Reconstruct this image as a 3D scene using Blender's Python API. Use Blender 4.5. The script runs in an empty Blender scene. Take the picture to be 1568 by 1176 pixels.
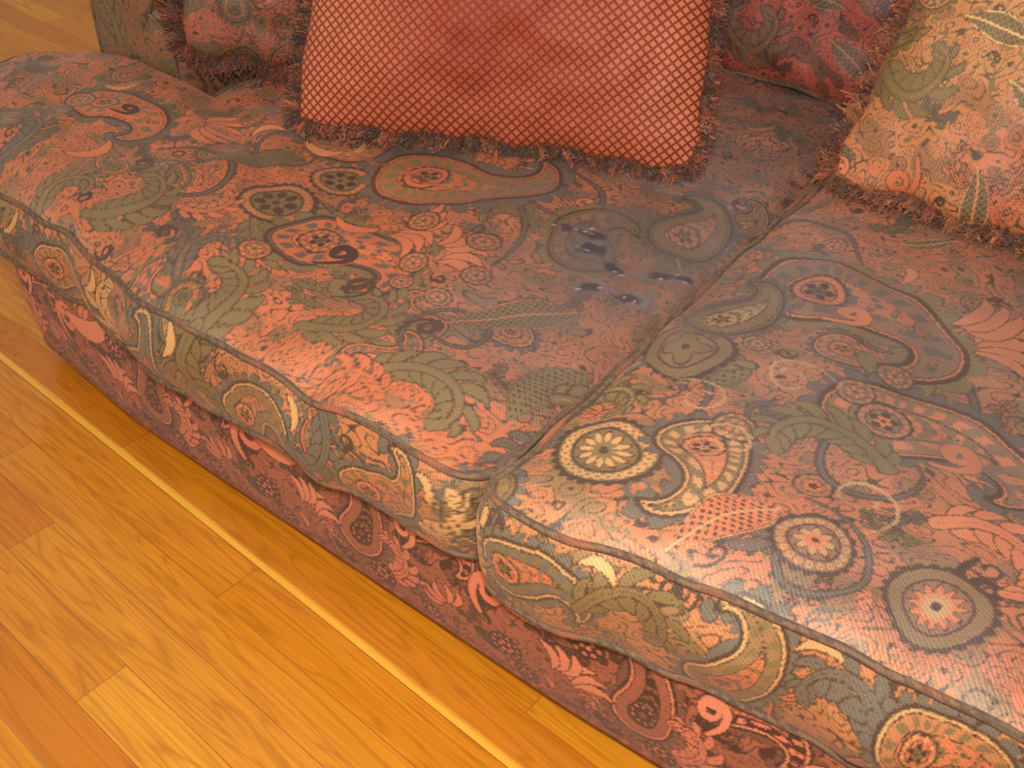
import bpy, math, time
import numpy as np
from mathutils import Matrix, Vector
T0=time.time()
rng=np.random.default_rng(11)
scene=bpy.context.scene
scene.view_settings.view_transform='Standard'

def lin(c):
    c=np.asarray(c,dtype=np.float64)/255.0
    return np.where(c<=.04045,c/12.92,((c+.055)/1.055)**2.4)
def sstep(a,b,x):
    t=np.clip((x-a)/(b-a),0,1); return t*t*(3-2*t)

# ---------------------------------------------------------------- noise
def make_noise(seed,n=10,lo=1.0,hi=3.0):
    r=np.random.default_rng(seed)
    a=r.uniform(0,2*math.pi,n); k=r.uniform(lo,hi,n)*2*math.pi; ph=r.uniform(0,2*math.pi,n)
    def f(x,y):
        o=0
        for i in range(n):
            o=o+np.sin(k[i]*(np.cos(a[i])*x+np.sin(a[i])*y)+ph[i])
        return o/math.sqrt(n)
    return f

# ---------------------------------------------------------------- cloth pattern drawing
# classes: 0 ground, 1 second ground, 2 outline, 3 olive, 4 light tan, 5 pink, 6 slate, 7 dark
class Cloth:
    def __init__(s,x0,x1,y0,y1,res,tile=False):
        s.x0,s.x1,s.y0,s.y1,s.res,s.tile=x0,x1,y0,y1,res,tile
        s.nx=int(round((x1-x0)/res)); s.ny=int(round((y1-y0)/res))
        s.c=np.zeros((s.ny,s.nx),dtype=np.uint8)
        s.X=(x0+(np.arange(s.nx)+.5)*res).astype(np.float32); s.Y=(y0+(np.arange(s.ny)+.5)*res).astype(np.float32)
    def wins(s,cx,cy,R):
        offs=[(0,0)]
        if s.tile:
            W=s.x1-s.x0; H=s.y1-s.y0
            offs=[(i*W,j*H) for i in(-1,0,1) for j in(-1,0,1)]
        for ox,oy in offs:
            a,b=cx+ox,cy+oy
            i0=max(0,int((a-R-s.x0)/s.res)); i1=min(s.nx,int((a+R-s.x0)/s.res)+1)
            j0=max(0,int((b-R-s.y0)/s.res)); j1=min(s.ny,int((b+R-s.y0)/s.res)+1)
            if i1-i0>1 and j1-j0>1:
                yield s.c[j0:j1,i0:i1], s.X[i0:i1][None,:]-np.float32(a), s.Y[j0:j1][:,None]-np.float32(b)
    def weave(s,seed):
        r=np.random.default_rng(seed)
        jx=r.integers(-1,2,s.c.shape)*(r.uniform(size=s.c.shape)<.35); I=(np.arange(s.nx)[None,:]+jx); jy=np.repeat(r.integers(-1,2,(s.ny,(s.nx+2)//3))*(r.uniform(size=(s.ny,(s.nx+2)//3))<.4),3,1)[:,:s.nx]; J=np.arange(s.ny)[:,None]+jy
        if s.tile: I%=s.nx; J%=s.ny
        else: I=np.clip(I,0,s.nx-1); J=np.clip(J,0,s.ny-1)
        s.c=s.c[J,I]
def loc(dx,dy,size,ang,flip):
    c,sn=math.cos(ang),math.sin(ang)
    x=(dx*c+dy*sn)/size; y=(-dx*sn+dy*c)/size
    return x,(y*flip)
def spine(n,thf,L=1.0,th0=0,x0=0,y0=0):
    s=np.linspace(0,1,n); th=thf(s)+th0
    x=x0+np.concatenate([[0],np.cumsum(np.cos(th))[:-1]])*L/(n-1)
    y=y0+np.concatenate([[0],np.cumsum(np.sin(th))[:-1]])*L/(n-1)
    return s,x,y
def field(px,py,sx,sy,r):
    D=np.full(np.broadcast(px,py).shape,9.0,dtype=np.float32); K=np.zeros(D.shape,dtype=np.float32); S=D.copy()
    for k in range(len(sx)):
        q=np.sqrt((px-sx[k])**2+(py-sy[k])**2)
        d=q-r[k]; m=d<D
        D[m]=d[m]; K[m]=k; S=np.minimum(S,q)
    return D,K,S
def rosette(cl,cx,cy,R,ang=0,pet=6,fill=3,bead=4,inner=5,ground=1):
    nb=max(9,int(2*math.pi*R*.82/.0105))
    for c,dx,dy in cl.wins(cx,cy,R*1.25):
        x,y=loc(dx,dy,R,ang,1); q=np.sqrt(x*x+y*y); t=np.arctan2(y,x)
        c[q<1.0+.10*np.abs(np.sin(t*nb/2))]=2
        c[q<.93]=ground
        u=((t*nb/(2*math.pi))%1-.5); 
        rb=np.sqrt((u*2*math.pi*.80/nb)**2+(q-.80)**2)
        wb=.10 if R>.03 else .12
        c[rb<wb]=bead; c[rb<wb*.4]=ground
        c[(q<.67)&(q>.61)]=2
        c[q<=.61]=ground
        pr=.58*(.5+.5*np.abs(np.cos(t*pet/2)))
        c[q<pr]=2; c[q<pr-.06]=inner
        c[(q<.32*(.55+.45*np.abs(np.sin(t*pet/2))))]=fill
        c[q<.10]=2
def paisley(cl,cx,cy,size,ang,flip=1,f1=3,f2=5,rim=4,ground=1,hook=3.0):
    n=26
    s,sx,sy=spine(n,lambda s:.3*s+hook*s**2.2,1.0)
    r=.25*(1-s)**.8+.010
    px_m=.0013/size
    for c,dx,dy in cl.wins(cx,cy,size*1.15):
        px,py=loc(dx,dy,size,ang,flip); px=px+.3;py=py+.12
        D,K,S=field(px,py,sx,sy,r)
        phi=np.arctan2(py,px-.05)
        a1=np.abs(np.sin(phi*9+K*.42))
        c[D<.10*a1**.6]=2; c[D<.10*a1**.6-1.3*px_m]=6 if f1!=6 else 3
        c[D<.018]=2
        c[D<-.010]=rim
        c[D<-.010-2.2*px_m]=2
        c[D<-.010-3.4*px_m]=ground
        b=(D<-.055)&(D>-.115)
        c[b&(np.sin(phi*13+K*1.2)>.0)]=f1
        c[D<-.125]=2
        c[D<-.125-1.2*px_m]=f2
        w=(D<-.14)&(np.sin(K*1.9+D*60)>.55); c[w]=f1
        c[(S<1.0*px_m)&(K>3)&(D<-.02)]=2
    hx,hy=-.28,-.12
    ca,sa=math.cos(ang),math.sin(ang)
    hx*=size; hy*=size*flip
    rosette(cl,cx+hx*ca-hy*sa,cy+hx*sa+hy*ca,size*.12,ang,5,fill=f1,bead=rim,inner=7,ground=f2)
def scroll(cl,cx,cy,size,ang,flip=1,col=3,w=.05,turn=8.5,out=2,vein=-1,p=1.8):
    n=30 if size<.09 else (56 if size<.2 else 120)
    s,sx,sy=spine(n,lambda s:.2*s+turn*s**p,1.3)
    mx,my=sx[-1]*.5,sy[-1]*.5
    r=w*(np.sin(np.pi*np.clip(s*.9+.08,0,1))**.6)
    r[-3:]=w*1.1
    for c,dx,dy in cl.wins(cx,cy,size*1.05):
        px,py=loc(dx,dy,size,ang,flip)
        D,K,S=field(px+mx,py+my,sx,sy,r)
        if out>=0: c[D<.0016/size]=out
        c[D<0]=col
        if vein>=0: c[(S<w*.22)&(K>2)]=vein
def acanthus(cl,cx,cy,size,ang,flip=1,col=3,vein=1,turn=3.2,nl=7,out=2,wid=1.0):
    s,sx,sy=spine(40,lambda s:.1*s+turn*s**1.7,1.25)
    th=.1*s+turn*s**1.7
    mx,my=sx.mean(),sy.mean()
    px_m=.0016/size
    for c,dx,dy in cl.wins(cx,cy,size*1.0):
        px,py=loc(dx,dy,size,ang,flip); px=px+mx; py=py+my
        for i in range(nl):
            si=.06+.80*i/(nl-1); k=int(si*39)
            for sd in (1,-1):
                L=.36*wid*math.sin(math.pi*(.28+.62*si))*(1.0 if sd>0 else .9)
                q,lx,ly=spine(8,lambda u:-sd*1.5*u**1.2,L,th[k]+sd*1.15,sx[k],sy[k])
                rr=.062*wid*(L/.36)*np.sin(np.pi*(.12+.80*q))
                x0,x1=lx.min()-.1,lx.max()+.1; y0,y1=ly.min()-.1,ly.max()+.1
                m=(px>x0)&(px<x1)&(py>y0)&(py<y1)
                if not m.any(): continue
                D,K,S=field(px[m],py[m],lx,ly,rr)
                cm=c[m]; cm[D<px_m]=out; cm[D<0]=col; cm[(S<px_m*.45)&(K>0)&(K<6)]=vein; c[m]=cm
        r=.045*(1-s)**.7+.012; r[-4:]=.045
        D,K,S=field(px,py,sx,sy,r)
        c[D<px_m]=out; c[D<0]=col; c[(S<px_m*.6)]=vein
def leaf(cl,cx,cy,size,ang,col=3,rim=4,dots=2,asp=.38):
    for c,dx,dy in cl.wins(cx,cy,size*1.1):
        x,y=loc(dx,dy,size,ang,1); y=y+.12*(x*x-.4)
        wd=asp*np.clip(1-x*x,0,1)**.9*(1+.25*x); q=np.abs(y)/np.maximum(wd,1e-4); ok=np.abs(x)<1
        e=.0013/size/asp
        c[ok&(q<1.0)]=2; c[ok&(q<1-e)]=rim; c[ok&(q<1-2.6*e)]=2; c[ok&(q<1-3.6*e)]=col
        f=.0050/size
        c[ok&(q<1-5*e)&(np.sin(x*3.14/f)*np.sin(y*3.14/f)>.25)]=dots
        c[ok&(np.abs(y)<.0014/size)]=rim
def flame(cl,cx,cy,size,ang,flip=1,col=5):
    s,sx,sy=spine(20,lambda s:-.9+2.0*s,1.2)
    r=.14*np.sin(np.pi*np.clip(s*.95+.03,0,1))
    for c,dx,dy in cl.wins(cx,cy,size):
        px,py=loc(dx,dy,size,ang,flip)
        D,K,S=field(px+.5,py-.1,sx,sy,r); c[D<.0015/size]=2; c[D<0]=col
def fan(cl,cx,cy,size,ang,flip=1,col=5,n=6):
    for i in range(n):
        t=(i/(n-1)-.5)*1.7
        a=ang+flip*t
        flame(cl,cx+size*.55*math.cos(a),cy+size*.55*math.sin(a),size*.62,a,1 if t>0 else -1,col)

def fillers(cl,n,seed,smin=.03,smax=.07):
    r=np.random.default_rng(seed)
    W=cl.x1-cl.x0; H=cl.y1-cl.y0
    for i in range(n):
        x=cl.x0+r.uniform()*W; y=cl.y0+r.uniform()*H; sz=r.uniform(smin,smax); k=r.uniform(); fl=r.choice([-1,1])
        a=r.uniform(0,6.28)
        if k<.42: scroll(cl,x,y,sz,a,fl,col=int(r.choice([2,3,7,6,5,7,2])),w=.05,out=-1,turn=r.uniform(5,10))
        elif k<.70: acanthus(cl,x,y,sz*1.3,a,fl,col=int(r.choice([3,6,5,1,0,0])),vein=2,turn=r.uniform(2,4),nl=4)
        elif k<.84: rosette(cl,x,y,sz*.32,a,5,fill=int(r.choice([3,7])),bead=int(r.choice([0,5,3])),inner=int(r.choice([3,5])),ground=int(r.choice([0,1])))
        elif k<.93: leaf(cl,x,y,sz*.5,a,int(r.choice([3,5,6])),int(r.choice([3,0])),2,.42)
        else: flame(cl,x,y,sz*.8,a,fl,int(r.choice([5,0])))
def big(cl,n,seed,smin=.1,smax=.19):
    r=np.random.default_rng(seed)
    W=cl.x1-cl.x0; H=cl.y1-cl.y0; pts=[]
    tries=0
    while len(pts)<n and tries<3000:
        tries+=1
        x=cl.x0+r.uniform()*W; y=cl.y0+r.uniform()*H
        if all((x-a)**2+(y-b)**2>.080**2 for a,b in pts): pts.append((x,y))
    for x,y in pts:
        k=r.uniform(); sz=r.uniform(smin,smax); fl=r.choice([-1,1]); a=r.uniform(0,6.28)
        if k<.42: paisley(cl,x,y,sz,a,fl,int(r.choice([3,6])),int(r.choice([0,5,3])),int(r.choice([0,3,5])),int(r.choice([0,1])))
        elif k<.64: acanthus(cl,x,y,sz*1.1,a,fl,col=int(r.choice([3,3,6,1])),vein=int(r.choice([1,2,5])),turn=r.uniform(2.2,4))
        elif k<.84: scroll(cl,x,y,sz,a,fl,col=int(r.choice([7,7,6,5])),w=.04,turn=r.uniform(8,12),out=2)
        elif k<.90: rosette(cl,x,y,sz*.22,a,6)
        else: leaf(cl,x,y,sz*.4,a)
def ground(cl,seed,tile=False):
    W=cl.x1-cl.x0; H=cl.y1-cl.y0; r=np.random.default_rng(seed)
    def fld(lo,hi,n):
        f=0
        for i in range(n):
            k=r.uniform(lo,hi); a=r.uniform(0,6.28); kx,ky=k*math.cos(a),k*math.sin(a)
            if tile: kx=round(kx*W)/W; ky=round(ky*H)/H
            f=f+np.sin(2*np.pi*(kx*cl.X[None,:]+ky*cl.Y[:,None])+r.uniform(0,6.28)).astype(np.float32)
        return f/math.sqrt(n)
    f=fld(4,14,10); g=fld(14,34,10)
    cl.c[(f+.5*g)>.6]=1
    cl.c[np.abs((g*1.3)%1-.5)<.09]=2
    h=fld(10,26,10)
    cl.c[np.abs((h*1.3)%1-.5)<.05]=3

seat=Cloth(-1.50,1.32,-.26,1.25,.00098)
ground(seat,3)
fillers(seat,900,5,.03,.065)
big(seat,120,8,.075,.14)
P=paisley; S=scroll; A=acanthus
for x,y,sz,a,fl,tn in ((-.45,.22,.34,.3,1,6),(-.75,.22,.32,.8,-1,6.5),(-.25,.33,.34,1.6,1,6),(-.62,.42,.30,3.3,1,6),(-.98,.22,.26,1.2,1,7),(-.18,.12,.26,2.6,-1,7),(-.30,.55,.3,.2,-1,6),
                       (.22,.42,.36,.5,-1,6),(.38,.24,.34,2.2,1,6.5),(.10,.20,.28,1.1,1,7),(.30,.10,.26,-.2,-1,7),(.55,.45,.34,.1,1,6),(.12,.62,.3,2,1,6)):
    S(seat,x,y,sz,a,fl,2,.018,tn,out=-1,p=1.6); S(seat,x,y,sz,a,fl,6,.009,tn,out=-1,p=1.6)
rosette(seat,-.546,.235,.050,.3,7,ground=3,fill=3,bead=5,inner=2)
leaf(seat,-.66,.30,.075,.9,3,6)
rosette(seat,-.53,.345,.042,.2,6,ground=3,bead=5,inner=7)
P(seat,-.37,.21,.22,.5,-1,6,5,6,0,3.4)
S(seat,-.405,.18,.12,.3,1,7,.05,11,out=5)
P(seat,-.92,.26,.21,.4,-1,3,0,5,0,3.2)
S(seat,-.945,.26,.11,.2,1,7,.05,11,out=5)
A(seat,-.44,.045,.15,.9,1,3,1,3.0,8)
A(seat,-.53,.09,.12,2.4,-1,6,5,3.4,7)
A(seat,-.70,.10,.15,.6,1,3,1,3.2,8)
A(seat,-.81,.05,.12,2.2,-1,3,0,3.6,7)
A(seat,-1.0,.10,.14,1.2,1,6,5,3.0,7)
A(seat,-.28,.11,.145,.2,1,3,1,4.0,8)
A(seat,-.13,.07,.145,1.0,-1,3,1,3.4,8)
A(seat,-.21,.02,.11,2.6,1,0,2,3.6,7)
A(seat,-.60,.165,.10,.2,1,5,2,3,6)
S(seat,-.33,.145,.11,.6,1,2,.03,10,out=-1); S(seat,-.60,.07,.10,2,1,2,.035,10,out=-1); S(seat,-.20,.13,.11,1.9,-1,2,.035,10,out=-1); S(seat,-.78,.15,.11,1.0,1,2,.035,10,out=-1)
leaf(seat,-.14,.235,.085,.9,3,5,2,.34)
leaf(seat,-.04,.16,.07,1.4,3,3,2,.36)
P(seat,-.37,.46,.26,.1,1,3,0,0,1,2.6)
P(seat,-.65,.45,.20,3.4,-1,3,5,0,0,3.0)
flame(seat,-.62,.40,.07,.3,1,4); flame(seat,-.72,.38,.06,1.0,-1,4); flame(seat,-.58,.43,.05,1.6,1,4); flame(seat,-1.02,.33,.06,.6,1,4)
fan(seat,-.30,.27,.09,.8,1,5); fan(seat,-.82,.31,.09,.4,-1,5); fan(seat,-.40,.30,.10,.2,1,5,7)
flame(seat,-.43,.265,.07,.3,1,5); flame(seat,-.88,.14,.08,1.3,1,5)
P(seat,-.17,.46,.17,2.2,-1,6,6,3,1,3.2)
for x,y,R_ in ((-.31,.245,.022),(-.36,.33,.024),(-1.03,.24,.028),(-.26,.335,.022),(-.47,.13,.02),(-.29,.20,.018),(-.22,.27,.018),(-.23,.205,.018)):
    rosette(seat,x,y,R_,0,5,bead=5)
P(seat,-.08,.60,.17,1.2,1,3,5,3,1)
# right half
P(seat,.215,.50,.27,.25,-1,6,0,5,1,3.2)
S(seat,.17,.47,.12,.2,1,5,.05,11,out=2)
fan(seat,.30,.52,.12,.6,1,5,7)
rosette(seat,.065,.305,.050,.4,4,fill=3,bead=3,inner=3,ground=1)
P(seat,.075,.43,.14,.9,1,3,4,3,1,2.4)
rosette(seat,.080,.10,.056,.2,12,fill=3,bead=4,inner=4,ground=3)
P(seat,.17,.11,.16,-.9,-1,4,5,4,3,2.4)
S(seat,.395,.29,.17,.3,1,5,.050,12,out=6)
P(seat,.36,.32,.24,.5,-1,5,1,5,1,3.2)
S(seat,.355,.29,.15,.2,1,5,.05,11,out=6)
rosette(seat,.295,.07,.040,.2,8,fill=5,bead=4,inner=4,ground=1)
rosette(seat,.418,.065,.048,.2,12,fill=4,bead=3,inner=5,ground=1)
rosette(seat,.245,.34,.022,0,6,bead=5); rosette(seat,.17,.20,.022,0,6); rosette(seat,.27,.40,.02,0,6,bead=5); rosette(seat,.12,.36,.018,0,6,bead=5)
A(seat,.25,.24,.15,2.3,1,3,1,3.2,8); A(seat,.02,.19,.11,1.2,-1,3,4,3.6,7); A(seat,.45,.17,.15,.5,-1,5,6,3.4,7)
leaf(seat,.22,.055,.06,1.0,5,4,2,.42)
S(seat,.33,.14,.15,1.0,1,4,.014,7,out=-1); S(seat,.10,.25,.13,.3,-1,4,.014,7,out=-1); S(seat,.52,.22,.16,2.0,-1,4,.014,8,out=-1); S(seat,.20,.33,.16,2.6,1,4,.012,8,out=-1); S(seat,.15,.17,.12,1.4,-1,4,.014,7,out=-1)
for i,x in enumerate(np.arange(-1.35,1.3,.205)):
    P(seat,x,-.07,.14,.3+.3*(i%3),(-1)**i,3,5,4,[0,6,1][i%3],3.0)
    A(seat,x+.10,-.06,.12,.2+i,(-1)**i,[4,3,6][i%3],2,3.4,6)
    flame(seat,x+.06,-.03,.040,.4*i,1,4); S(seat,x+.14,-.03,.07,i,1,2,.035,9,out=-1)
seat.weave(1)
print('seat cloth',time.time()-T0)

def pal(g,g2,out,olive,tan,pink,slate,dark):
    return np.array([lin(v) for v in (g,g2,out,olive,tan,pink,slate,dark)]).astype(np.float32)
PA=pal((180,96,60),(146,90,60),(76,50,37),(116,92,58),(196,124,82),(192,104,66),(98,80,66),(68,42,32))
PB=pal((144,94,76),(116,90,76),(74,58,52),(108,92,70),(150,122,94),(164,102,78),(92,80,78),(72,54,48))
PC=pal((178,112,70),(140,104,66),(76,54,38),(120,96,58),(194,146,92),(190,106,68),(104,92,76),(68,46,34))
PD=pal((152,82,60),(108,62,46),(62,36,28),(136,82,58),(206,120,90),(204,112,84),(112,68,52),(66,37,28))
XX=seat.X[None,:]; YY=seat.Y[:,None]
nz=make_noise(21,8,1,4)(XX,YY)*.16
m=np.where(XX>0, .62+.35*sstep(.1,.3,YY)*(1-sstep(.55,.8,YY)), sstep(-.45,-.08,XX)*sstep(0,.20,YY)*.95)  # greyer palette right and near the seam: wear plus flash sheen painted in
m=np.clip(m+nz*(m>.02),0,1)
mc=np.clip(sstep(.02,-.02,YY)*.9 + (XX>0)*sstep(.34,.02,XX+YY*.5)*.75 ,0,1)  # front band goes tan: its lit tone painted in; right front corner tan too
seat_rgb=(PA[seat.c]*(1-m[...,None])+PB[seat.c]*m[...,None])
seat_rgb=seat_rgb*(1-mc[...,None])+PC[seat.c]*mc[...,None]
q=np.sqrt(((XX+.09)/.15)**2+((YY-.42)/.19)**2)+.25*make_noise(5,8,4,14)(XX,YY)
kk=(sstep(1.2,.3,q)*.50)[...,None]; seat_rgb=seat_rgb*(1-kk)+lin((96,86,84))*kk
def blob(x,y,r,colr,seed,asp=1,ang=0,a=.9,soft=.5,nz_=.3,hi=70):
    i0=int((x-3*r-seat.x0)/seat.res); i1=int((x+3*r-seat.x0)/seat.res)
    j0=int((y-3*r-seat.y0)/seat.res); j1=int((y+3*r-seat.y0)/seat.res)
    dx=seat.X[i0:i1][None,:]-x; dy=seat.Y[j0:j1][:,None]-y
    u=dx*math.cos(ang)+dy*math.sin(ang); v=(-dx*math.sin(ang)+dy*math.cos(ang))/asp
    q=np.sqrt(u*u+v*v)/r+nz_*make_noise(seed,8,14,hi)(dx,dy)
    k=(sstep(1.1,1.1-soft,q)*a)[...,None]
    seat_rgb[j0:j1,i0:i1]=seat_rgb[j0:j1,i0:i1]*(1-k)+lin(colr)*k
spots=[(-.165,.455,.019,.8,.4),(-.197,.435,.013,.8,2),(-.15,.422,.022,.7,.9),(-.108,.41,.015,.7,.2),(-.055,.445,.020,.6,.8),(-.105,.35,.015,.8,1.2),(-.06,.365,.020,.6,.6),(-.03,.465,.014,.6,1)]
for (x,y,r,asp,an) in spots: blob(x,y,r*2.0,(104,96,102),int(abs(x)*1e4)+3,asp,an,.6,1.0)
for (x,y,r,asp,an) in spots: blob(x,y,r*1.05,(52,48,60),int(abs(x)*1e4),asp,an,.85,.5,.22,60)
for i in range(18):
    x,y,r,_,_=spots[i%8]; blob(x+rng.uniform(-.016,.016),y+rng.uniform(-.016,.016),.0045,(168,160,160),900+i,.35,rng.uniform(.6,1.6),.75)

tileA=Cloth(0,.82,0,.82,.0010,True); ground(tileA,14,True); fillers(tileA,240,15,.03,.065); big(tileA,44,16,.08,.15); tileA.weave(2)
skirt=Cloth(0,.41,0,.25,.0010,True); ground(skirt,24,True); skirt.c[skirt.c==1]=7; fillers(skirt,40,25,.022,.045)
P(skirt,.06,.13,.15,1.3,1,3,7,4,0); P(skirt,.20,.17,.12,.2,-1,5,0,4,7)
A(skirt,.13,.08,.10,.6,1,5,7,3.4,7); S(skirt,.27,.12,.13,2.2,-1,5,.055,9,out=7); S(skirt,.14,.14,.10,.8,1,4,.055,9,out=7); fan(skirt,.34,.20,.06,3.6,1,5,6)
flame(skirt,.335,.165,.13,.4,1,4); fan(skirt,.38,.06,.07,1.2,1,4,6); fan(skirt,.22,.055,.055,2.2,-1,5,5)
for x,y,R_ in ((.30,.055,.024),(.02,.215,.022),(.135,.205,.020),(.40,.15,.022),(.10,.03,.020),(.25,.21,.018),(.33,.02,.018),(.18,.02,.018)): rosette(skirt,x,y,R_,0,6,fill=7,bead=5,inner=5,ground=7)
skirt.weave(3)
print('cloths',time.time()-T0)

wx=make_noise(301,8,2,9); wy=make_noise(302,8,2,9)
def bil(rgb,cl,u,v,wrap):
    u,v=u+.0035*wx(u,v),v+.0035*wy(u,v)
    fx=(u-cl.x0)/cl.res-.5; fy=(v-cl.y0)/cl.res-.5
    i=np.floor(fx).astype(int); j=np.floor(fy).astype(int); a=(fx-i)[...,None]; b=(fy-j)[...,None]
    if wrap: g=lambda I,J: rgb[J%cl.ny,I%cl.nx]
    else: g=lambda I,J: rgb[np.clip(J,0,cl.ny-1),np.clip(I,0,cl.nx-1)]
    return (g(i,j)*(1-a)+g(i+1,j)*a)*(1-b)+(g(i,j+1)*(1-a)+g(i+1,j+1)*a)*b
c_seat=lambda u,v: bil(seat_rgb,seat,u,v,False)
def c_tile(cl,P_): 
    rgb=P_[cl.c]
    return lambda u,v: bil(rgb,cl,u,v,True)
PR=pal((176,82,66),(120,70,58),(80,44,38),(116,84,62),(178,114,86),(196,102,84),(102,78,74),(80,40,34))
PG=pal((188,128,76),(160,106,62),(96,68,38),(120,96,54),(222,174,106),(192,102,62),(106,92,66),(74,54,34))
c_back=c_tile(tileA,PR); c_arm=c_tile(tileA,pal((136,86,56),(112,84,56),(74,50,36),(108,90,58),(150,110,76),(154,88,60),(84,76,64),(74,44,34)))
c_skirt=c_tile(skirt,PD); c_small=c_tile(tileA,pal((152,80,54),(106,74,52),(70,44,34),(104,82,54),(152,102,70),(170,90,62),(84,68,60),(70,36,28)))
_g1=c_tile(tileA,PG); _g2=c_tile(tileA,PA)
def c_gold(u,v):
    k=np.clip(.30+.5*make_noise(66,6,1,4)(u,v)-.5*(v-.45),0,1)[...,None]
    return _g1(u*1.1,v*1.1)*(1-k)+_g2(u*1.1,v*1.1)*k
def c_const(c,var=.25,seed=1):
    base=lin(c); f=make_noise(seed,10,20,90)
    return lambda u,v: base*(1+var*f(u,v)[...,None]).clip(.3,2)

# ---------------------------------------------------------------- mesh builder
class MB:
    def __init__(s): s.v=[];s.q=[];s.c=[];s.uv=[];s.m=[];s.n=0
    def grid(s,P,col,uv,mat=0,cu=False,cv=False,flip=False):
        ny,nx=P.shape[:2]
        idx=np.arange(ny*nx).reshape(ny,nx)
        if cu: idx=np.concatenate([idx,idx[:,:1]],1)
        if cv: idx=np.concatenate([idx,idx[:1]],0)
        q=np.stack([idx[:-1,:-1],idx[:-1,1:],idx[1:,1:],idx[1:,:-1]],-1).reshape(-1,4)
        if flip: q=q[:,::-1]
        s.v.append(P.reshape(-1,3)); s.q.append(q+s.n); s.n+=ny*nx
        s.c.append(np.broadcast_to(col,(ny,nx,3)).reshape(-1,3)); s.uv.append(np.broadcast_to(uv,(ny,nx,2)).reshape(-1,2))
        s.m.append(np.full(len(q),mat,dtype=np.int32))
    def build(s,name,mats,M=None,parent=None):
        v=np.concatenate(s.v).astype(np.float64); q=np.concatenate(s.q)
        if M is not None:
            A_=np.array(M); v=v@A_[:3,:3].T+A_[:3,3]
        me=bpy.data.meshes.new(name)
        me.vertices.add(len(v)); me.vertices.foreach_set('co',v.astype(np.float32).ravel())
        me.loops.add(len(q)*4); me.loops.foreach_set('vertex_index',q.astype(np.int32).ravel())
        me.polygons.add(len(q)); me.polygons.foreach_set('loop_start',(np.arange(len(q))*4).astype(np.int32))
        for mt in mats: me.materials.append(mt)
        me.update(calc_edges=True)
        me.polygons.foreach_set('material_index',np.concatenate(s.m)); me.polygons.foreach_set('use_smooth',np.ones(len(q),dtype=bool))
        a=me.color_attributes.new('Col','FLOAT_COLOR','POINT')
        c=np.concatenate(s.c); a.data.foreach_set('color',np.concatenate([c,np.ones((len(c),1))],1).astype(np.float32).ravel())
        a=me.attributes.new('muv','FLOAT_VECTOR','POINT')
        u=np.concatenate(s.uv); a.data.foreach_set('vector',np.concatenate([u,np.zeros((len(u),1))],1).astype(np.float32).ravel())
        me.update()
        o=bpy.data.objects.new(name,me); scene.collection.objects.link(o)
        if parent: o.parent=parent
        return o
def tube(mb,path,r,col,mat=0,closed=False,sides=8):
    n=len(path)
    if closed: t=np.roll(path,-1,0)-np.roll(path,1,0)
    else: t=np.gradient(path,axis=0)
    t/=np.linalg.norm(t,axis=1)[:,None]+1e-9
    up=np.array([0,0,1.]); a=np.cross(t,up); l=np.linalg.norm(a,axis=1)[:,None]; a=np.where(l>.05,a/np.maximum(l,1e-6),np.array([1.,0,0])); b=np.cross(a,t)
    th=np.linspace(0,2*np.pi,sides,endpoint=False)
    Pn=path[:,None]+r*(np.cos(th)[None,:,None]*a[:,None]+np.sin(th)[None,:,None]*b[:,None])
    Ls=np.concatenate([[0],np.cumsum(np.linalg.norm(np.diff(path,axis=0),axis=1))])
    uv=np.stack(np.broadcast_arrays(Ls[:,None],th[None,:]*r),-1)
    mb.grid(Pn,col(uv[...,0]*1.0,uv[...,1]),uv,mat,cu=True,cv=closed)
def pipecol(u,v):
    f=make_noise(77,8,20,70)(u,v*3+u*.3); g=make_noise(78,6,4,12)(u,v)
    k=sstep(-.2,.5,f)[...,None]; k2=(sstep(.3,1.2,g)*.7)[...,None]
    c=lin((84,66,54))*(1-k)+lin((116,88,66))*k
    return c*(1-k2)+lin((160,88,58))*k2

# ---------------------------------------------------------------- nodes
def newmat(name):
    m=bpy.data.materials.new(name); m.use_nodes=True; nt=m.node_tree; nt.nodes.clear()
    o=nt.nodes.new('ShaderNodeOutputMaterial'); b=nt.nodes.new('ShaderNodeBsdfPrincipled'); nt.links.new(b.outputs[0],o.inputs[0])
    return m,nt,b
def N(nt,t,**k):
    n=nt.nodes.new(t)
    for a,b in k.items(): setattr(n,a,b)
    return n
def mth(nt,op,a,b=None,c=None):
    n=nt.nodes.new('ShaderNodeMath'); n.operation=op
    for i,x in enumerate((a,b,c)):
        if x is None: continue
        if isinstance(x,(int,float)): n.inputs[i].default_value=x
        else: nt.links.new(x,n.inputs[i])
    return n.outputs[0]
def mixc(nt,f,a,b,bt='MIX'):
    n=nt.nodes.new('ShaderNodeMix'); n.data_type='RGBA'; n.blend_type=bt
    for i,x in ((0,f),(6,a),(7,b)):
        if isinstance(x,(int,float)): n.inputs[i].default_value=x
        elif isinstance(x,(tuple,list,np.ndarray)): n.inputs[i].default_value=(*x[:3],1)
        else: nt.links.new(x,n.inputs[i])
    return n.outputs[2]
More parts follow.
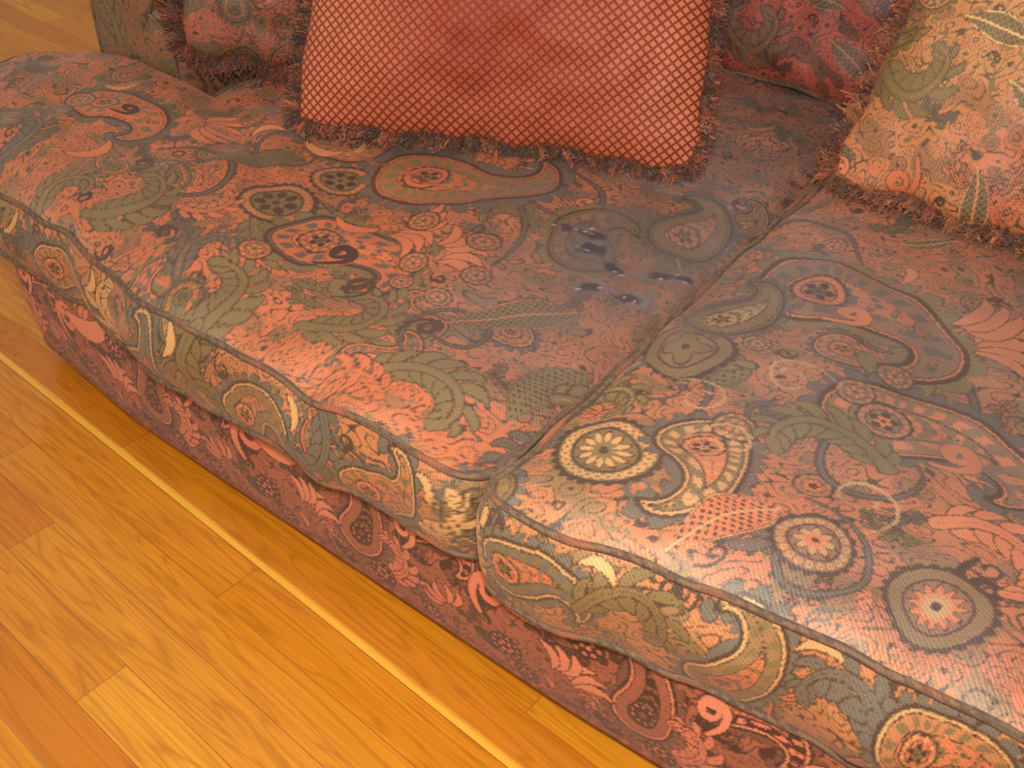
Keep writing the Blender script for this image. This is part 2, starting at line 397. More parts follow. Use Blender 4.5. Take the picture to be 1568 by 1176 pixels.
def fabric(name,rough=.72,sheen=.25,wv=.35,spec=.3):
    m,nt,b=newmat(name)
    c=N(nt,'ShaderNodeAttribute',attribute_name='Col'); u=N(nt,'ShaderNodeAttribute',attribute_name='muv')
    w=N(nt,'ShaderNodeTexWave'); w.wave_type='BANDS'; w.bands_direction='DIAGONAL'; w.inputs['Scale'].default_value=120; w.inputs['Distortion'].default_value=3; w.inputs['Detail'].default_value=2; w.inputs['Detail Scale'].default_value=3
    n=N(nt,'ShaderNodeTexNoise'); n.inputs['Scale'].default_value=650; n.inputs['Detail'].default_value=2
    n2=N(nt,'ShaderNodeTexNoise'); n2.inputs['Scale'].default_value=9; n2.inputs['Detail'].default_value=3
    for x in (w,n,n2): nt.links.new(u.outputs['Vector'],x.inputs['Vector'])
    s=mth(nt,'ADD',mth(nt,'MULTIPLY',w.outputs[1],.35),mth(nt,'MULTIPLY',n.outputs[0],1.1))
    f=mth(nt,'MULTIPLY_ADD',s,wv,1-wv*.7)
    f2=mth(nt,'MULTIPLY_ADD',n2.outputs[0],.35,.83)
    f=mth(nt,'MULTIPLY',f,f2)
    v=N(nt,'ShaderNodeVectorMath',operation='SCALE'); nt.links.new(c.outputs['Color'],v.inputs[0]); nt.links.new(f,v.inputs['Scale'])
    nt.links.new(v.outputs[0],b.inputs['Base Color'])
    b.inputs['Roughness'].default_value=rough; b.inputs['Specular IOR Level'].default_value=spec
    b.inputs['Sheen Weight'].default_value=sheen; b.inputs['Sheen Roughness'].default_value=.4
    bp=N(nt,'ShaderNodeBump'); bp.inputs['Strength'].default_value=.5; bp.inputs['Distance'].default_value=.0012
    nt.links.new(s,bp.inputs['Height']); nt.links.new(bp.outputs[0],b.inputs['Normal'])
    return m
M_fab=fabric('jacquard_paisley_fabric',.48,.10,.45,.6)
M_pipe=fabric('welt_cord_fabric',.8,.1,.5)
M_fringe=fabric('chenille_fringe',.85,.3,.5,.15)
M_vel,nt,b=newmat('lattice_velvet')
u=N(nt,'ShaderNodeAttribute',attribute_name='muv'); sp=N(nt,'ShaderNodeSeparateXYZ'); nt.links.new(u.outputs['Vector'],sp.inputs[0])
X=mth(nt,'MULTIPLY',sp.outputs[0],math.pi/.0150); Y=mth(nt,'MULTIPLY',sp.outputs[1],math.pi/.0140)
s1=mth(nt,'ABSOLUTE',mth(nt,'SINE',mth(nt,'ADD',X,Y)))
s2=mth(nt,'ABSOLUTE',mth(nt,'SINE',mth(nt,'SUBTRACT',X,Y)))
d=mth(nt,'MINIMUM',s1,s2)
mr=N(nt,'ShaderNodeMapRange'); mr.interpolation_type='SMOOTHSTEP'; mr.inputs[1].default_value=.25; mr.inputs[2].default_value=.62; nt.links.new(d,mr.inputs[0])
nn=N(nt,'ShaderNodeTexNoise'); nn.inputs['Scale'].default_value=4.5; nn.inputs['Detail'].default_value=2; nt.links.new(u.outputs['Vector'],nn.inputs['Vector'])
nf=N(nt,'ShaderNodeTexNoise'); nf.inputs['Scale'].default_value=600; nt.links.new(u.outputs['Vector'],nf.inputs['Vector'])
cxn=mth(nt,'ABSOLUTE',mth(nt,'MULTIPLY',sp.outputs[0],2.8)); cyn=mth(nt,'SUBTRACT',.62,mth(nt,'MULTIPLY',sp.outputs[1],3.2))
wr_=mth(nt,'ADD',mth(nt,'MAXIMUM',cxn,cyn),mth(nt,'MULTIPLY_ADD',nn.outputs[0],.7,-.35))
mw=N(nt,'ShaderNodeMapRange'); mw.inputs[1].default_value=.10; mw.inputs[2].default_value=.85; nt.links.new(wr_,mw.inputs[0])
cell=mixc(nt,mw.outputs[0],tuple(lin((150,62,38))),tuple(lin((188,112,78))))
lat=mixc(nt,nn.outputs[0],tuple(lin((112,38,22))),tuple(lin((130,48,30))))
col=mixc(nt,mr.outputs[0],lat,cell)
fz=mth(nt,'MULTIPLY_ADD',nf.outputs[0],.6,.7)
v=N(nt,'ShaderNodeVectorMath',operation='SCALE'); nt.links.new(col,v.inputs[0]); nt.links.new(fz,v.inputs['Scale']); nt.links.new(v.outputs[0],b.inputs['Base Color'])
b.inputs['Roughness'].default_value=.6; b.inputs['Specular IOR Level'].default_value=.3; b.inputs['Sheen Weight'].default_value=.10; b.inputs['Sheen Roughness'].default_value=.35; b.inputs['Sheen Tint'].default_value=(1,.65,.45,1)
bp=N(nt,'ShaderNodeBump'); bp.inputs['Strength'].default_value=.5; bp.inputs['Distance'].default_value=.0015; nt.links.new(mr.outputs[0],bp.inputs['Height']); bp.invert=True; nt.links.new(bp.outputs[0],b.inputs['Normal'])

# ---------------------------------------------------------------- sofa
sofa=bpy.data.objects.new('sofa',None); scene.collection.objects.link(sofa)
def cushion(name,xL,xR,y0,y1,zt,zb,crown,nx,ys,col,seed,M=None,parent=None,bulge=.02,R=.05,edge_w=.10,sunk=None,wr=1.0,bow=None):
    mb=MB()
    ys=np.unique(np.concatenate([y0+R*(1-np.cos(np.linspace(0,np.pi/2,26))),ys[(ys>y0+R)&(ys<y1-R)],y1-R*(1-np.cos(np.linspace(0,np.pi/2,10)))]))
    def inset(y):
        a=np.clip(R-(y-y0),0,R); b_=np.clip(R-(y1-y),0,R)
        return (R-np.sqrt(R*R-a*a))+(R-np.sqrt(R*R-b_*b_))
    l=xL(ys)+inset(ys); r=xR(ys)-inset(ys)
    a=np.linspace(0,1,nx)[None,:]
    Xg=l[:,None]*(1-a)+r[:,None]*a; Yg=np.broadcast_to(ys[:,None],Xg.shape).copy()
    n1=make_noise(seed,8,1,3); n2=make_noise(seed+1,10,5,13); n3=make_noise(seed+2,8,3,9)
    def warp(X,Y):
        k=sstep(y0+.25,y0,Y)
        Yo=Y+k*(.0035*n1(X*1.2,Y)+.002*n2(X,Y))
        if bow: Yo=Yo+bow(X)*sstep(y0+.42,y0,Y)
        return X+.003*n3(X,Y), Yo
    dl=np.clip(Xg-l[:,None],0,9); dr=np.clip(r[:,None]-Xg,0,9); df=Yg-y0; db=y1-Yg
    dm=np.minimum(np.minimum(dl,dr),np.minimum(df,db))
    w=edge_w
    f=(1-np.exp(-dl/w))*(1-np.exp(-dr/w))*(1-np.exp(-df/w))*(1-np.exp(-db/w))
    ez=lambda X,Y:.0025*n1(X,Y)+.0015*n2(X,Y)
    Z=zt+ez(Xg,Yg)+crown*f+wr*(.004*n1(Xg*1.5,Yg*1.5)*f+.0022*n2(Xg,Yg)*np.exp(-dm/.09)*sstep(0,.012,dm)+.0015*n3(Xg*2,Yg*2))
    if sunk: Z=Z+sunk(Xg,Yg)
    Z=Z-.004*np.exp(-dm/.010)
    Xw,Yw=warp(Xg,Yg)
    Pt=np.stack([Xw,Yw,Z],-1); uv=np.stack([Xg,Yg],-1)
    mb.grid(Pt,col(Xg,Yg),uv,0)
    loop=np.concatenate([Pt[0,:],Pt[1:,-1],Pt[-1,-2::-1],Pt[-2:0:-1,0]])
    luv=np.concatenate([uv[0,:],uv[1:,-1],uv[-1,-2::-1],uv[-2:0:-1,0]])
    k=6; t=np.roll(loop,-k,0)-np.roll(loop,k,0); t[:,2]=0; t/=np.linalg.norm(t,axis=1)[:,None]+1e-9
    nrm=np.stack([t[:,1],-t[:,0],0*t[:,0]],-1)
    tu=np.roll(luv,-k,0)-np.roll(luv,k,0); tu/=np.linalg.norm(tu,axis=1)[:,None]+1e-9; nu=np.stack([tu[:,1],-tu[:,0]],-1)
    h=np.linspace(0,1,int(max(12,(zt-zb)/.0015)))[:,None]
    th=zt-zb
    n4=make_noise(seed+5,8,3,10)
    bl=bulge*np.sin(np.pi*h)**.8*(1+.35*n4(luv[None,:,0]+0*h,luv[None,:,1]+h*.1))
    Pb=loop[None]+nrm[None]*bl[...,None]
    Pb[...,2]=loop[None,:,2]*(1-h)+(zb+1.5*(loop[None,:,2]-zt))*h+0.002*n4(luv[None,:,0]*3,h*.3)*np.sin(np.pi*h)
    ub=luv[None]+nu[None]*(h*th)[...,None]
    mb.grid(Pb,col(ub[...,0],ub[...,1]),ub,0,cu=True,flip=True)
    Bt=Pt[::12,::12].copy(); Bt[...,2]=zb+.003
    mb.grid(Bt,col(Bt[...,0],Bt[...,1]),Bt[...,:2],0,flip=True)
    top=loop+nrm*.002; top[:,2]+=.001
    keep=np.concatenate([[True],np.linalg.norm(np.diff(top,axis=0),axis=1)>.0004])
    tube(mb,top[keep],.0042,pipecol,1,True)
    bot=Pb[-1]+nrm*.002
    tube(mb,bot[keep],.0042,pipecol,1,True)
    return mb.build(name,[M_fab,M_pipe],M,parent)

ysd=np.concatenate([np.arange(0,.78,.00138),np.arange(.78,1.24,.004)])
def xl_left(y):
    base=-1.14-.205*sstep(0,.27,y)
    back=np.clip((y-.32)/.085,0,1); base=base+.08*(1-np.sqrt(1-back**2))
    return base+(-.955-base)*sstep(.408,.422,y)
def bowL(X):
    return .046*sstep(-.42,-.95,X)+.4*np.clip(-.92-X,0,1)**2
def sunkL(X,Y):
    return -.010*np.exp(-((X+.12)/.13)**2)*sstep(.05,.3,Y) -.009*np.exp(-(((X+.78)*.5+(Y-.36))/.030)**2)*np.exp(-((X+.75)/.25)**2)
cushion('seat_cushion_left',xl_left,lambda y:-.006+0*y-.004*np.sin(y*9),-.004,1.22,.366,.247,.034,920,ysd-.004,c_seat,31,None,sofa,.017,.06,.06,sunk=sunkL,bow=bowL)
def sunkR(X,Y): return -.006*np.exp(-((X-.45)/.3)**2)*np.exp(-((Y-.5)/.3)**2)
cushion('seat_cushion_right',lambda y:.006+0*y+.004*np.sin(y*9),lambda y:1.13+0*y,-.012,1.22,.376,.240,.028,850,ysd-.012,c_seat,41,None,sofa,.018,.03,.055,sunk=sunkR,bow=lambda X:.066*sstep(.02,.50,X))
print('seats',time.time()-T0)

def rounded_path(pts,R,step=.0018):
    out=[]; pts=[np.array(p,float) for p in pts]
    for i in range(len(pts)):
        if i in(0,len(pts)-1): out.append([pts[i]]); continue
        a=pts[i-1]-pts[i]; c=pts[i+1]-pts[i]; a/=np.linalg.norm(a); c/=np.linalg.norm(c)
        s=np.linspace(0,1,24)[:,None]; p0=pts[i]+a*R; p1=pts[i]+c*R
        out.append(p0*(1-s)**2+2*pts[i]*s*(1-s)+p1*s**2)
    o=np.concatenate(out); L=np.concatenate([[0],np.cumsum(np.linalg.norm(np.diff(o,axis=0),axis=1))])
    t=np.arange(0,L[-1],step); return np.stack([np.interp(t,L,o[:,0]),np.interp(t,L,o[:,1])],-1),t
pth,tt=rounded_path([(-1.17,1.36),(-1.17,.42),(-1.02,.072),(-.70,.040),(.1,.035),(.6,.055),(1.38,.055),(1.38,1.36)],.06)
mb=MB(); tg=np.gradient(pth,axis=0); tg/=np.linalg.norm(tg,axis=1)[:,None]; nr=np.stack([tg[:,1],-tg[:,0]],-1)
h=np.linspace(0,1,140)[:,None]; nb_=make_noise(55,8,2,6)
bl=.012*np.sin(np.pi*h)**.7+.003*nb_(tt[None,:],h*.2)*np.sin(np.pi*h)
z0,z1=.045,.262
Pb=np.concatenate([pth[None]+nr[None]*bl[...,None],np.broadcast_to((z1*(1-h)+z0*h)[...,None],(140,len(pth),1))],-1)
U=pth[None,:,0]*0+tt[None,:]+0*h; V=(1-h)*.215+0*U
mb.grid(Pb,c_skirt(U,V),np.stack([U,V],-1),0,flip=True)
for zz in(z0,z1):
    tube(mb,np.concatenate([pth+nr*.001,np.full((len(pth),1),zz)],1)[::3],.0040,c_const((118,66,48),.2),1)
cx=pth[::10]; ctr=np.array([.1,.7])
rad=np.linspace(0,1,6)[:,None,None]; Dk=ctr+(cx[None]-ctr)*rad
for zz in (z1-.022,z0):
    mb.grid(np.concatenate([Dk,np.full(Dk.shape[:2]+(1,),zz)],-1),c_const((90,60,50))(Dk[...,0],Dk[...,1]),Dk,0)
mb.build('base_rail',[M_fab,M_pipe],None,sofa)
M_foot,nt,b=newmat('dark_wood_feet'); wn=N(nt,'ShaderNodeTexNoise'); wn.inputs['Scale'].default_value=30
nt.links.new(mixc(nt,wn.outputs[0],tuple(lin((50,28,16))),tuple(lin((84,48,26)))),b.inputs['Base Color'])
mb=MB()
for fx,fy in [(-.92,.16),(-1.05,1.25),(1.27,.14),(1.27,1.25),(.2,.16)]:
    hh=np.linspace(0,1,8)[:,None]; th=np.linspace(0,2*np.pi,24,endpoint=False)[None]
    rr=.022+.012*np.sin(np.pi*(.25+.6*hh))+0*th
    Pf=np.stack([fx+rr*np.cos(th),fy+rr*np.sin(th),.046*hh+0*th],-1)
    Pf=np.concatenate([Pf[:1]*np.array([0,0,1])+np.array([fx,fy,0]),Pf],0)
    mb.grid(Pf,np.zeros(3)+.1,Pf[...,:2],0,cu=True)
mb.build('feet',[M_foot],None,sofa)
def arm(name,xo,xi,y0,y1,zt,col):
    mb=MB(); w=xi-xo; sg=1 if w>0 else -1; w=abs(w)
    rr=.105; zc=zt-rr
    th=np.linspace(-.6,math.pi+.55,60)
    roll=np.stack([w*.42+rr*np.cos(th)*1.05, zc+rr*np.sin(th)],-1)
    prof=np.concatenate([np.stack([np.full(60,w),np.linspace(.05,roll[0,1]-.03,60)],-1),roll,np.stack([np.full(60,.01),np.linspace(roll[-1,1]-.03,.05,60)],-1)])
    prof[:,0]=xo+sg*prof[:,0]
    ln=np.concatenate([[0],np.cumsum(np.linalg.norm(np.diff(prof,axis=0),axis=1))])
    yy=np.linspace(y0,y1,160)
    e=.018*np.exp(-(yy-y0)/.012)
    c=prof.mean(0)
    Pa=np.empty((len(yy),len(prof),3)); sc=1-e/.15
    Pa[...,0]=c[0]+(prof[None,:,0]-c[0])*sc[:,None]; Pa[...,2]=c[1]+(prof[None,:,1]-c[1])*(1-e/.4)[:,None]; Pa[...,1]=yy[:,None]
    uu=np.stack(np.broadcast_arrays(ln[None,:],yy[:,None]),-1)
    mb.grid(Pa,col(uu[...,0],uu[...,1]),uu,0,flip=(sg>0),cu=True)
    rad=np.linspace(0,1,190)[:,None,None]
    for yv in (y0,y1):
        pr=(Pa[0] if yv==y0 else Pa[-1]); cc_=pr.mean(0)
        L=np.concatenate([[0],np.cumsum(np.linalg.norm(np.diff(pr,axis=0),axis=1))]); t=np.linspace(0,L[-1],620)
        pr=np.stack([np.interp(t,L,pr[:,i]) for i in range(3)],-1)
        F=cc_+(pr[None]-cc_)*rad
        F[...,1]=yv-(.008*(1-rad[...,0]**4) if yv==y0 else 0)
        mb.grid(F,col(F[...,0]*1.0+.1,F[...,2]),F[...,[0,2]],0,cu=True)
        tube(mb,pr[::2],.0040,pipecol,1,True)
    return mb.build(name,[M_fab,M_pipe],None,sofa)
arm('arm_left',-1.235,-.985,.430,1.36,.66,c_arm)
arm('arm_right',1.40,1.16,.30,1.36,.66,c_arm)
mb=MB()
pr=np.array([(1.24,.05),(1.24,.60),(1.25,.78),(1.28,.84),(1.34,.86),(1.40,.84),(1.43,.78),(1.43,.05)])
L=np.concatenate([[0],np.cumsum(np.linalg.norm(np.diff(pr,axis=0),axis=1))]); t=np.linspace(0,L[-1],160); pr=np.stack([np.interp(t,L,pr[:,0]),np.interp(t,L,pr[:,1])],-1)
xs=np.linspace(-1.18,1.40,300); Pf=np.empty((300,160,3)); Pf[...,0]=xs[:,None]; Pf[...,1]=pr[None,:,0]; Pf[...,2]=pr[None,:,1]
uu=np.stack(np.broadcast_arrays(xs[:,None],t[None,:]),-1); mb.grid(Pf,c_back(uu[...,0],uu[...,1]),uu,0)
for e in (0,-1):
    F=Pf[e]; c=F.mean(0); r_=np.linspace(0,1,20)[:,None,None]; G=c+(F[None]-c)*r_; mb.grid(G,c_back(G[...,1],G[...,2]),G[...,1:],0,cu=True)
mb.build('back_frame',[M_fab,M_pipe],None,sofa)
lean=math.radians(10)
def frame(o,xd,up):
    xd=Vector(xd).normalized(); up=Vector(up).normalized(); nn_=xd.cross(up).normalized()
    M=Matrix.Identity(4)
    for i in range(3): M[i][0]=xd[i]; M[i][1]=up[i]; M[i][2]=nn_[i]; M[i][3]=o[i]
    return M
for nm,x0,x1,sd in (('back_cushion_left',-.95,.005,61),('back_cushion_right',.02,1.14,71)):
    Mx=frame((0,1.14,.384),(1,0,0),(0,math.sin(lean),math.cos(lean)))
    cushion(nm,lambda y,a=x0:a+0*y,lambda y,a=x1:a+0*y,0.0,.50,.03,-.07,.04,560,np.arange(0,.5,.0018),lambda u,v:c_back(u*1.0+.33,v+.21),sd,Mx,sofa,.015,.06,.05)
print('sofa',time.time()-T0)

# ---------------------------------------------------------------- throw pillows
def pillow(name,w,h,t,M,mat,col,seed,fr_cols,n=300,fl=.026,uvo=(0,0),wrk=1.0,crease=0.0):
    mb=MB(); n1=make_noise(seed,8,1,3.5); n2=make_noise(seed+1,10,4,9)
    a=np.sin(np.linspace(-1,1,n)*np.pi/2*.97)/math.sin(np.pi/2*.97); a=.4*a+.6*np.linspace(-1,1,n)
    u,v=np.meshgrid(a,a)
    def pos(u,v,sgn):
        cr=1-.035*np.clip((np.abs(u*v)-.80)/.20,0,1)
        x=w/2*u*(1-.045*(1-v*v)*1.0)*cr; y=h/2*v*(1-.045*(1-u*u))*cr
        th=np.clip((1-np.abs(u)**2.6)*(1-np.abs(v)**2.6),0,1)**.55
        pk=np.exp(-((1-np.abs(u))**2+(1-np.abs(v))**2)/.05)
        z=sgn*t*th*(1-.25*pk)
        x=x+.003*n2(y*1.5,sgn*.3+0*x); y=y+.004*n2(x*1.5,.7+0*x)
        z=z+(th>.001)*wrk*(.007*n1(x*1.6,y*1.6)*th+.0022*n2(x*2.2,y*2.2+sgn)*np.sqrt(th)) + .008*n1(x,y)
        if crease: z=z+sgn*crease*np.sin(y*62+x*16+1.5*np.sin(x*11))*sstep(.02,.22,x)*sstep(-.05,.25,y+h*.35)*th
        return np.stack([x,y+h/2,z],-1)
    for sgn in(1,-1):
        Pg=pos(u,v,sgn); U=Pg[...,0]+uvo[0]; V=Pg[...,1]+uvo[1]
        mb.grid(Pg,col(U,V),np.stack([U,V],-1),0,flip=(sgn<0))
    r=np.random.default_rng(seed+9)
    m=320
    s=np.linspace(-1,1,m)
    edges=[(s,-1+0*s,(0,-1)),(1+0*s,s,(1,0)),(s[::-1],1+0*s,(0,1)),(-1+0*s,s[::-1],(-1,0))]
    Z=[];D=[];CI=[]
    ncol=len(fr_cols)
    for ei,(eu,ev,d) in enumerate(edges):
        p=pos(eu,ev,1)
        clump=np.arange(m)//4; nc=clump.max()+1
        ct=r.normal(0,.38,nc)[clump]; cn=r.normal(.05,.35,nc)[clump]; cc=r.integers(0,ncol,nc)[clump]; clen=r.uniform(.7,1.2,nc)[clump]
        for rep in range(9):
            q=p+r.normal(0,.0015,p.shape)
            dd=np.zeros_like(p); dd[:,0]=d[0]; dd[:,1]=d[1]
            cor=np.clip((np.abs(s)-.92)/.08,0,1)
            if d[0]==0: dd[:,0]+=np.sign(eu)*cor*.8
            else: dd[:,1]+=np.sign(ev)*cor*.8
            tv=np.array([abs(d[1]),abs(d[0]),0.])
            dd=dd+tv[None]*(ct[:,None]+r.normal(0,.15,(m,1)))+np.array([0,0,1.])[None]*(cn[:,None]+r.normal(0,.2,(m,1)))
            dd/=np.linalg.norm(dd,axis=1)[:,None]; dd*=clen[:,None]
            Z.append(q);D.append(dd);CI.append(np.where(r.uniform(size=m)<.75,cc,r.integers(0,ncol,m)))
    Z=np.concatenate(Z);D=np.concatenate(D);CI=np.concatenate(CI);K=len(Z)
    Ls=fl*r.uniform(.55,1.05,(K,1)); curl=r.normal(0,.5,(K,3)); rad=r.uniform(.0012,.0021,(K,1))
    Dn=D/np.linalg.norm(D,axis=1)[:,None]
    side=np.cross(Dn,r.normal(size=(K,3))); side/=np.linalg.norm(side,axis=1)[:,None]; sd2=np.cross(Dn,side)
    ph=r.uniform(0,6.28,(K,1))
    ringsP=[]; qs=(0,.2,.4,.6,.8,1.0)
    for q in qs:
        c=Z+D*Ls*(q-.25*q*q*q)+curl*Ls*.45*q*q+(np.cos(ph+q*7)*side+np.sin(ph+q*7)*sd2)*Ls*.07
        rr=rad*(1.0 if q<.9 else .7)
        ringsP.append(np.stack([c+rr*(math.cos(g)*side+math.sin(g)*sd2) for g in (0,2.1,4.2)],1))
    R_=np.stack(ringsP,1); nq=len(qs)
    idx=np.arange(K*nq*3).reshape(K,nq,3); idn=np.roll(idx,-1,2)
    q=np.stack([idx[:,:-1],idn[:,:-1],idn[:,1:],idx[:,1:]],-1).reshape(-1,4)
    fc=np.array([lin(c) for c in fr_cols]); pick=fc[CI]*r.uniform(.65,1.25,(K,1))
    colr=pick[:,None,None,:]*np.linspace(.6,1.25,nq)[None,:,None,None]+np.zeros((K,nq,3,1))
    mb.v.append(R_.reshape(-1,3)); mb.q.append(q+mb.n); mb.n+=K*nq*3; mb.c.append(colr.reshape(-1,3))
    mb.uv.append(R_.reshape(-1,3)[:,:2]); mb.m.append(np.full(len(q),1,dtype=np.int32))
    loop=np.concatenate([pos(eu,ev,1)[:-1] for eu,ev,d in edges])
    tube(mb,loop,.004,c_const(fr_cols[0],.35,3),1,True)
    return mb.build(name,[mat,M_fringe],M)
def lean_frame(cx,cy,cz,yaw,ln,roll=0):
    yw=math.radians(yaw); l=math.radians(ln); xd=Vector((math.cos(yw),math.sin(yw),0)); bk=Vector((-math.sin(yw),math.cos(yw),0))
    up=bk*math.sin(l)+Vector((0,0,1))*math.cos(l)
    M=frame((cx,cy,cz),xd,up)
    return M@Matrix.Rotation(math.radians(roll),4,'Z')
pillow('throw_pillow',.61,.56,.070,lean_frame(-.400,.530,.416,25,24,0),M_vel,c_const((170,70,50),.05),101,[(92,48,32),(130,62,38),(84,56,38),(154,82,50),(72,42,30)],n=340,fl=.023,crease=.006)
pillow('throw_pillow.001',.60,.56,.055,lean_frame(.325,.765,.415,-3,31),M_fab,lambda u,v:c_gold(u,v),121,[(124,70,46),(148,80,50),(102,64,44),(166,96,58),(92,46,36)],n=420,fl=.030,uvo=(.3,.1))
pillow('throw_pillow.002',.46,.44,.055,lean_frame(-.80,.565,.410,42,20,-9),M_fab,lambda u,v:c_small(u,v),141,[(92,46,34),(118,58,38),(80,52,38),(132,70,42)],fl=.030,uvo=(.1,.4))
print('pillows',time.time()-T0)

# ---------------------------------------------------------------- floor
M_fl,nt,b=newmat('oak_strip_floor')
tc=N(nt,'ShaderNodeTexCoord'); mp=N(nt,'ShaderNodeMapping'); mp.inputs['Rotation'].default_value=(0,0,math.radians(3.3)); mp.inputs['Location'].default_value=(10,9.986,0)
nt.links.new(tc.outputs['Object'],mp.inputs[0]); sp=N(nt,'ShaderNodeSeparateXYZ'); nt.links.new(mp.outputs[0],sp.inputs[0])
PW,PL=.070,.95
yr=mth(nt,'DIVIDE',sp.outputs[1],PW); row=mth(nt,'FLOOR',yr); fy=mth(nt,'FRACT',yr)
wn=N(nt,'ShaderNodeTexWhiteNoise',noise_dimensions='1D'); nt.links.new(row,wn.inputs['W'])
xr=mth(nt,'ADD',mth(nt,'DIVIDE',sp.outputs[0],PL),mth(nt,'MULTIPLY',wn.outputs[0],7.3)); colm=mth(nt,'FLOOR',xr); fx=mth(nt,'FRACT',xr)
cb=N(nt,'ShaderNodeCombineXYZ'); nt.links.new(row,cb.inputs[0]); nt.links.new(colm,cb.inputs[1])
wi=N(nt,'ShaderNodeTexWhiteNoise',noise_dimensions='3D'); nt.links.new(cb.outputs[0],wi.inputs['Vector'])
cr=N(nt,'ShaderNodeValToRGB'); nt.links.new(wi.outputs[0],cr.inputs[0])
els=cr.color_ramp.elements; els[0].position=0; els[0].color=(*lin((190,110,20)),1); els[1].position=1; els[1].color=(*lin((222,154,44)),1)
for p,c in ((.3,(198,120,24)),(.6,(206,130,28)),(.85,(212,140,34))):
    e=els.new(p); e.color=(*lin(c),1)
gx=mth(nt,'ADD',mth(nt,'MULTIPLY',sp.outputs[0],2.2),mth(nt,'MULTIPLY',wi.outputs[0],37)); gy=mth(nt,'MULTIPLY',sp.outputs[1],22)
g=N(nt,'ShaderNodeCombineXYZ'); nt.links.new(gx,g.inputs[0]); nt.links.new(gy,g.inputs[1]); nt.links.new(mth(nt,'MULTIPLY',wi.outputs[0],11),g.inputs[2])
ng=N(nt,'ShaderNodeTexNoise'); ng.inputs['Scale'].default_value=1.0; ng.inputs['Detail'].default_value=3; ng.inputs['Distortion'].default_value=.5; nt.links.new(g.outputs[0],ng.inputs['Vector'])
rings=mth(nt,'FRACT',mth(nt,'MULTIPLY',ng.outputs[0],9)); rg=mth(nt,'POWER',mth(nt,'ABSOLUTE',mth(nt,'MULTIPLY_ADD',rings,2,-1)),3)
g2=N(nt,'ShaderNodeVectorMath',operation='MULTIPLY'); nt.links.new(g.outputs[0],g2.inputs[0]); g2.inputs[1].default_value=(3,16,1)
nf=N(nt,'ShaderNodeTexNoise'); nf.inputs['Scale'].default_value=1; nf.inputs['Detail'].default_value=4; nt.links.new(g2.outputs[0],nf.inputs['Vector'])
nfr=N(nt,'ShaderNodeMapRange'); nfr.inputs[1].default_value=.35; nfr.inputs[2].default_value=.7; nt.links.new(nf.outputs[0],nfr.inputs[0])
c1=mixc(nt,mth(nt,'MULTIPLY',rg,.5),cr.outputs[0],tuple(lin((146,76,12))))
c2=mixc(nt,mth(nt,'MULTIPLY',nfr.outputs[0],.55),c1,tuple(lin((168,94,18))))
ey=mth(nt,'MINIMUM',fy,mth(nt,'SUBTRACT',1,fy)); ex=mth(nt,'MULTIPLY',mth(nt,'MINIMUM',fx,mth(nt,'SUBTRACT',1,fx)),PL/PW)
e=mth(nt,'MINIMUM',ey,ex)
mr=N(nt,'ShaderNodeMapRange'); mr.inputs[1].default_value=.002; mr.inputs[2].default_value=.014; nt.links.new(e,mr.inputs[0])
c3=mixc(nt,mr.outputs[0],tuple(lin((154,86,18))),c2)
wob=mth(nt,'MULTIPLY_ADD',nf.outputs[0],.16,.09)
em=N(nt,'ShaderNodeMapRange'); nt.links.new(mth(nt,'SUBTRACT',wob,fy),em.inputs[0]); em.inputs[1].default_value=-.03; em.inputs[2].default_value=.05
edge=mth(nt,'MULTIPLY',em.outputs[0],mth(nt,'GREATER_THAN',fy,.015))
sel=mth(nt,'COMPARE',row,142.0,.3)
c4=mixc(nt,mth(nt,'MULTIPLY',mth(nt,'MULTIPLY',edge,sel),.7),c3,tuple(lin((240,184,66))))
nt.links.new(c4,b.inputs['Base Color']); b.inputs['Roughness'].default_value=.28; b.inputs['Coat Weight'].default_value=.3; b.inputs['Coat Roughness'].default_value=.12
bp=N(nt,'ShaderNodeBump'); bp.inputs['Strength'].default_value=.3; bp.inputs['Distance'].default_value=.001; nt.links.new(mr.outputs[0],bp.inputs['Height']); nt.links.new(bp.outputs[0],b.inputs['Normal'])
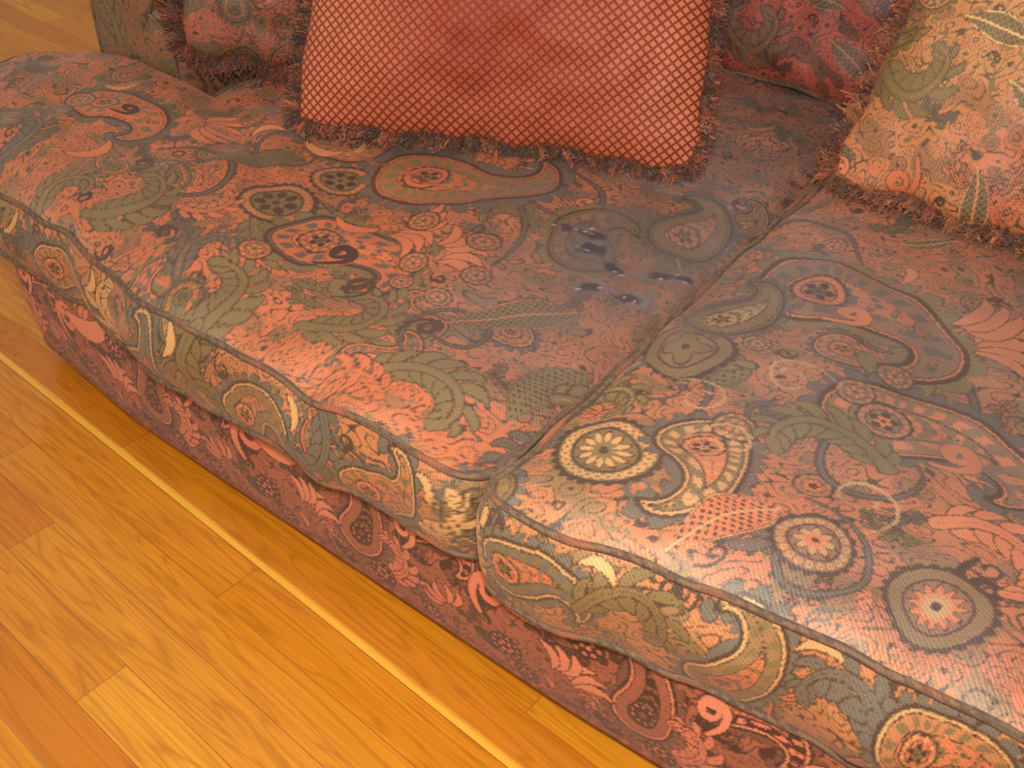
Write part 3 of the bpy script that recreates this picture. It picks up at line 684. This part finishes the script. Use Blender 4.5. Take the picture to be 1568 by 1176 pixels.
def plane(name,pts,mat):
    me=bpy.data.meshes.new(name); me.from_pydata(pts,[],[(0,1,2,3)]); me.materials.append(mat); o=bpy.data.objects.new(name,me); scene.collection.objects.link(o); return o
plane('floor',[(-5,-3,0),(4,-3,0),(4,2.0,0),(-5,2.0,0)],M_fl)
M_w,nt,b=newmat('painted_wall'); wn=N(nt,'ShaderNodeTexNoise'); wn.inputs['Scale'].default_value=40
nt.links.new(mixc(nt,wn.outputs[0],tuple(lin((226,212,184))),tuple(lin((232,220,194)))),b.inputs['Base Color']); b.inputs['Roughness'].default_value=.8
plane('wall_back',[(-5,2.0,0),(4,2.0,0),(4,2.0,2.6),(-5,2.0,2.6)],M_w)

# ---------------------------------------------------------------- light
w=bpy.data.worlds.new('world'); scene.world=w; w.use_nodes=True; bg=w.node_tree.nodes['Background']; bg.inputs[0].default_value=(1,.89,.74,1); bg.inputs[1].default_value=.42
def area(name,loc_,tgt,size,e,col_):
    l=bpy.data.lights.new(name,'AREA'); l.size=size; l.energy=e; l.color=col_; o=bpy.data.objects.new(name,l); scene.collection.objects.link(o)
    o.location=loc_; o.rotation_euler=(Vector(tgt)-Vector(loc_)).to_track_quat('-Z','Y').to_euler(); return o
campos=Vector((.428,-.567,1.082))
area('camera_flash',campos+Vector((-.02,.02,.10)),(-.3,.4,.3),.08,21,(1,.95,.86))
area('added_warm_fill',(-2.1,-1.7,2.45),(-1.3,.4,.1),1.0,38,(1,.88,.68))  # unseen warm area light added to brighten floor and sofa
area('added_sheen_light',(-.7,1.90,1.75),(-.1,.4,.35),.9,10,(.95,.96,1.0))  # unseen area light added for grazing sheen on the seats; no window modelled
cd=bpy.data.cameras.new('camera'); cam=bpy.data.objects.new('camera',cd); scene.collection.objects.link(cam)
cd.sensor_width=36; cd.lens=35.0; cd.clip_start=.02
R=Vector((.801,.598,.036)).normalized(); B=Vector((.446,-.635,.631)).normalized(); Uv=B.cross(R).normalized(); R=Uv.cross(B)
M=Matrix.Identity(4)
for i in range(3): M[i][0]=R[i]; M[i][1]=Uv[i]; M[i][2]=B[i]; M[i][3]=campos[i]
cam.matrix_world=M
scene.camera=cam
print('done',time.time()-T0)
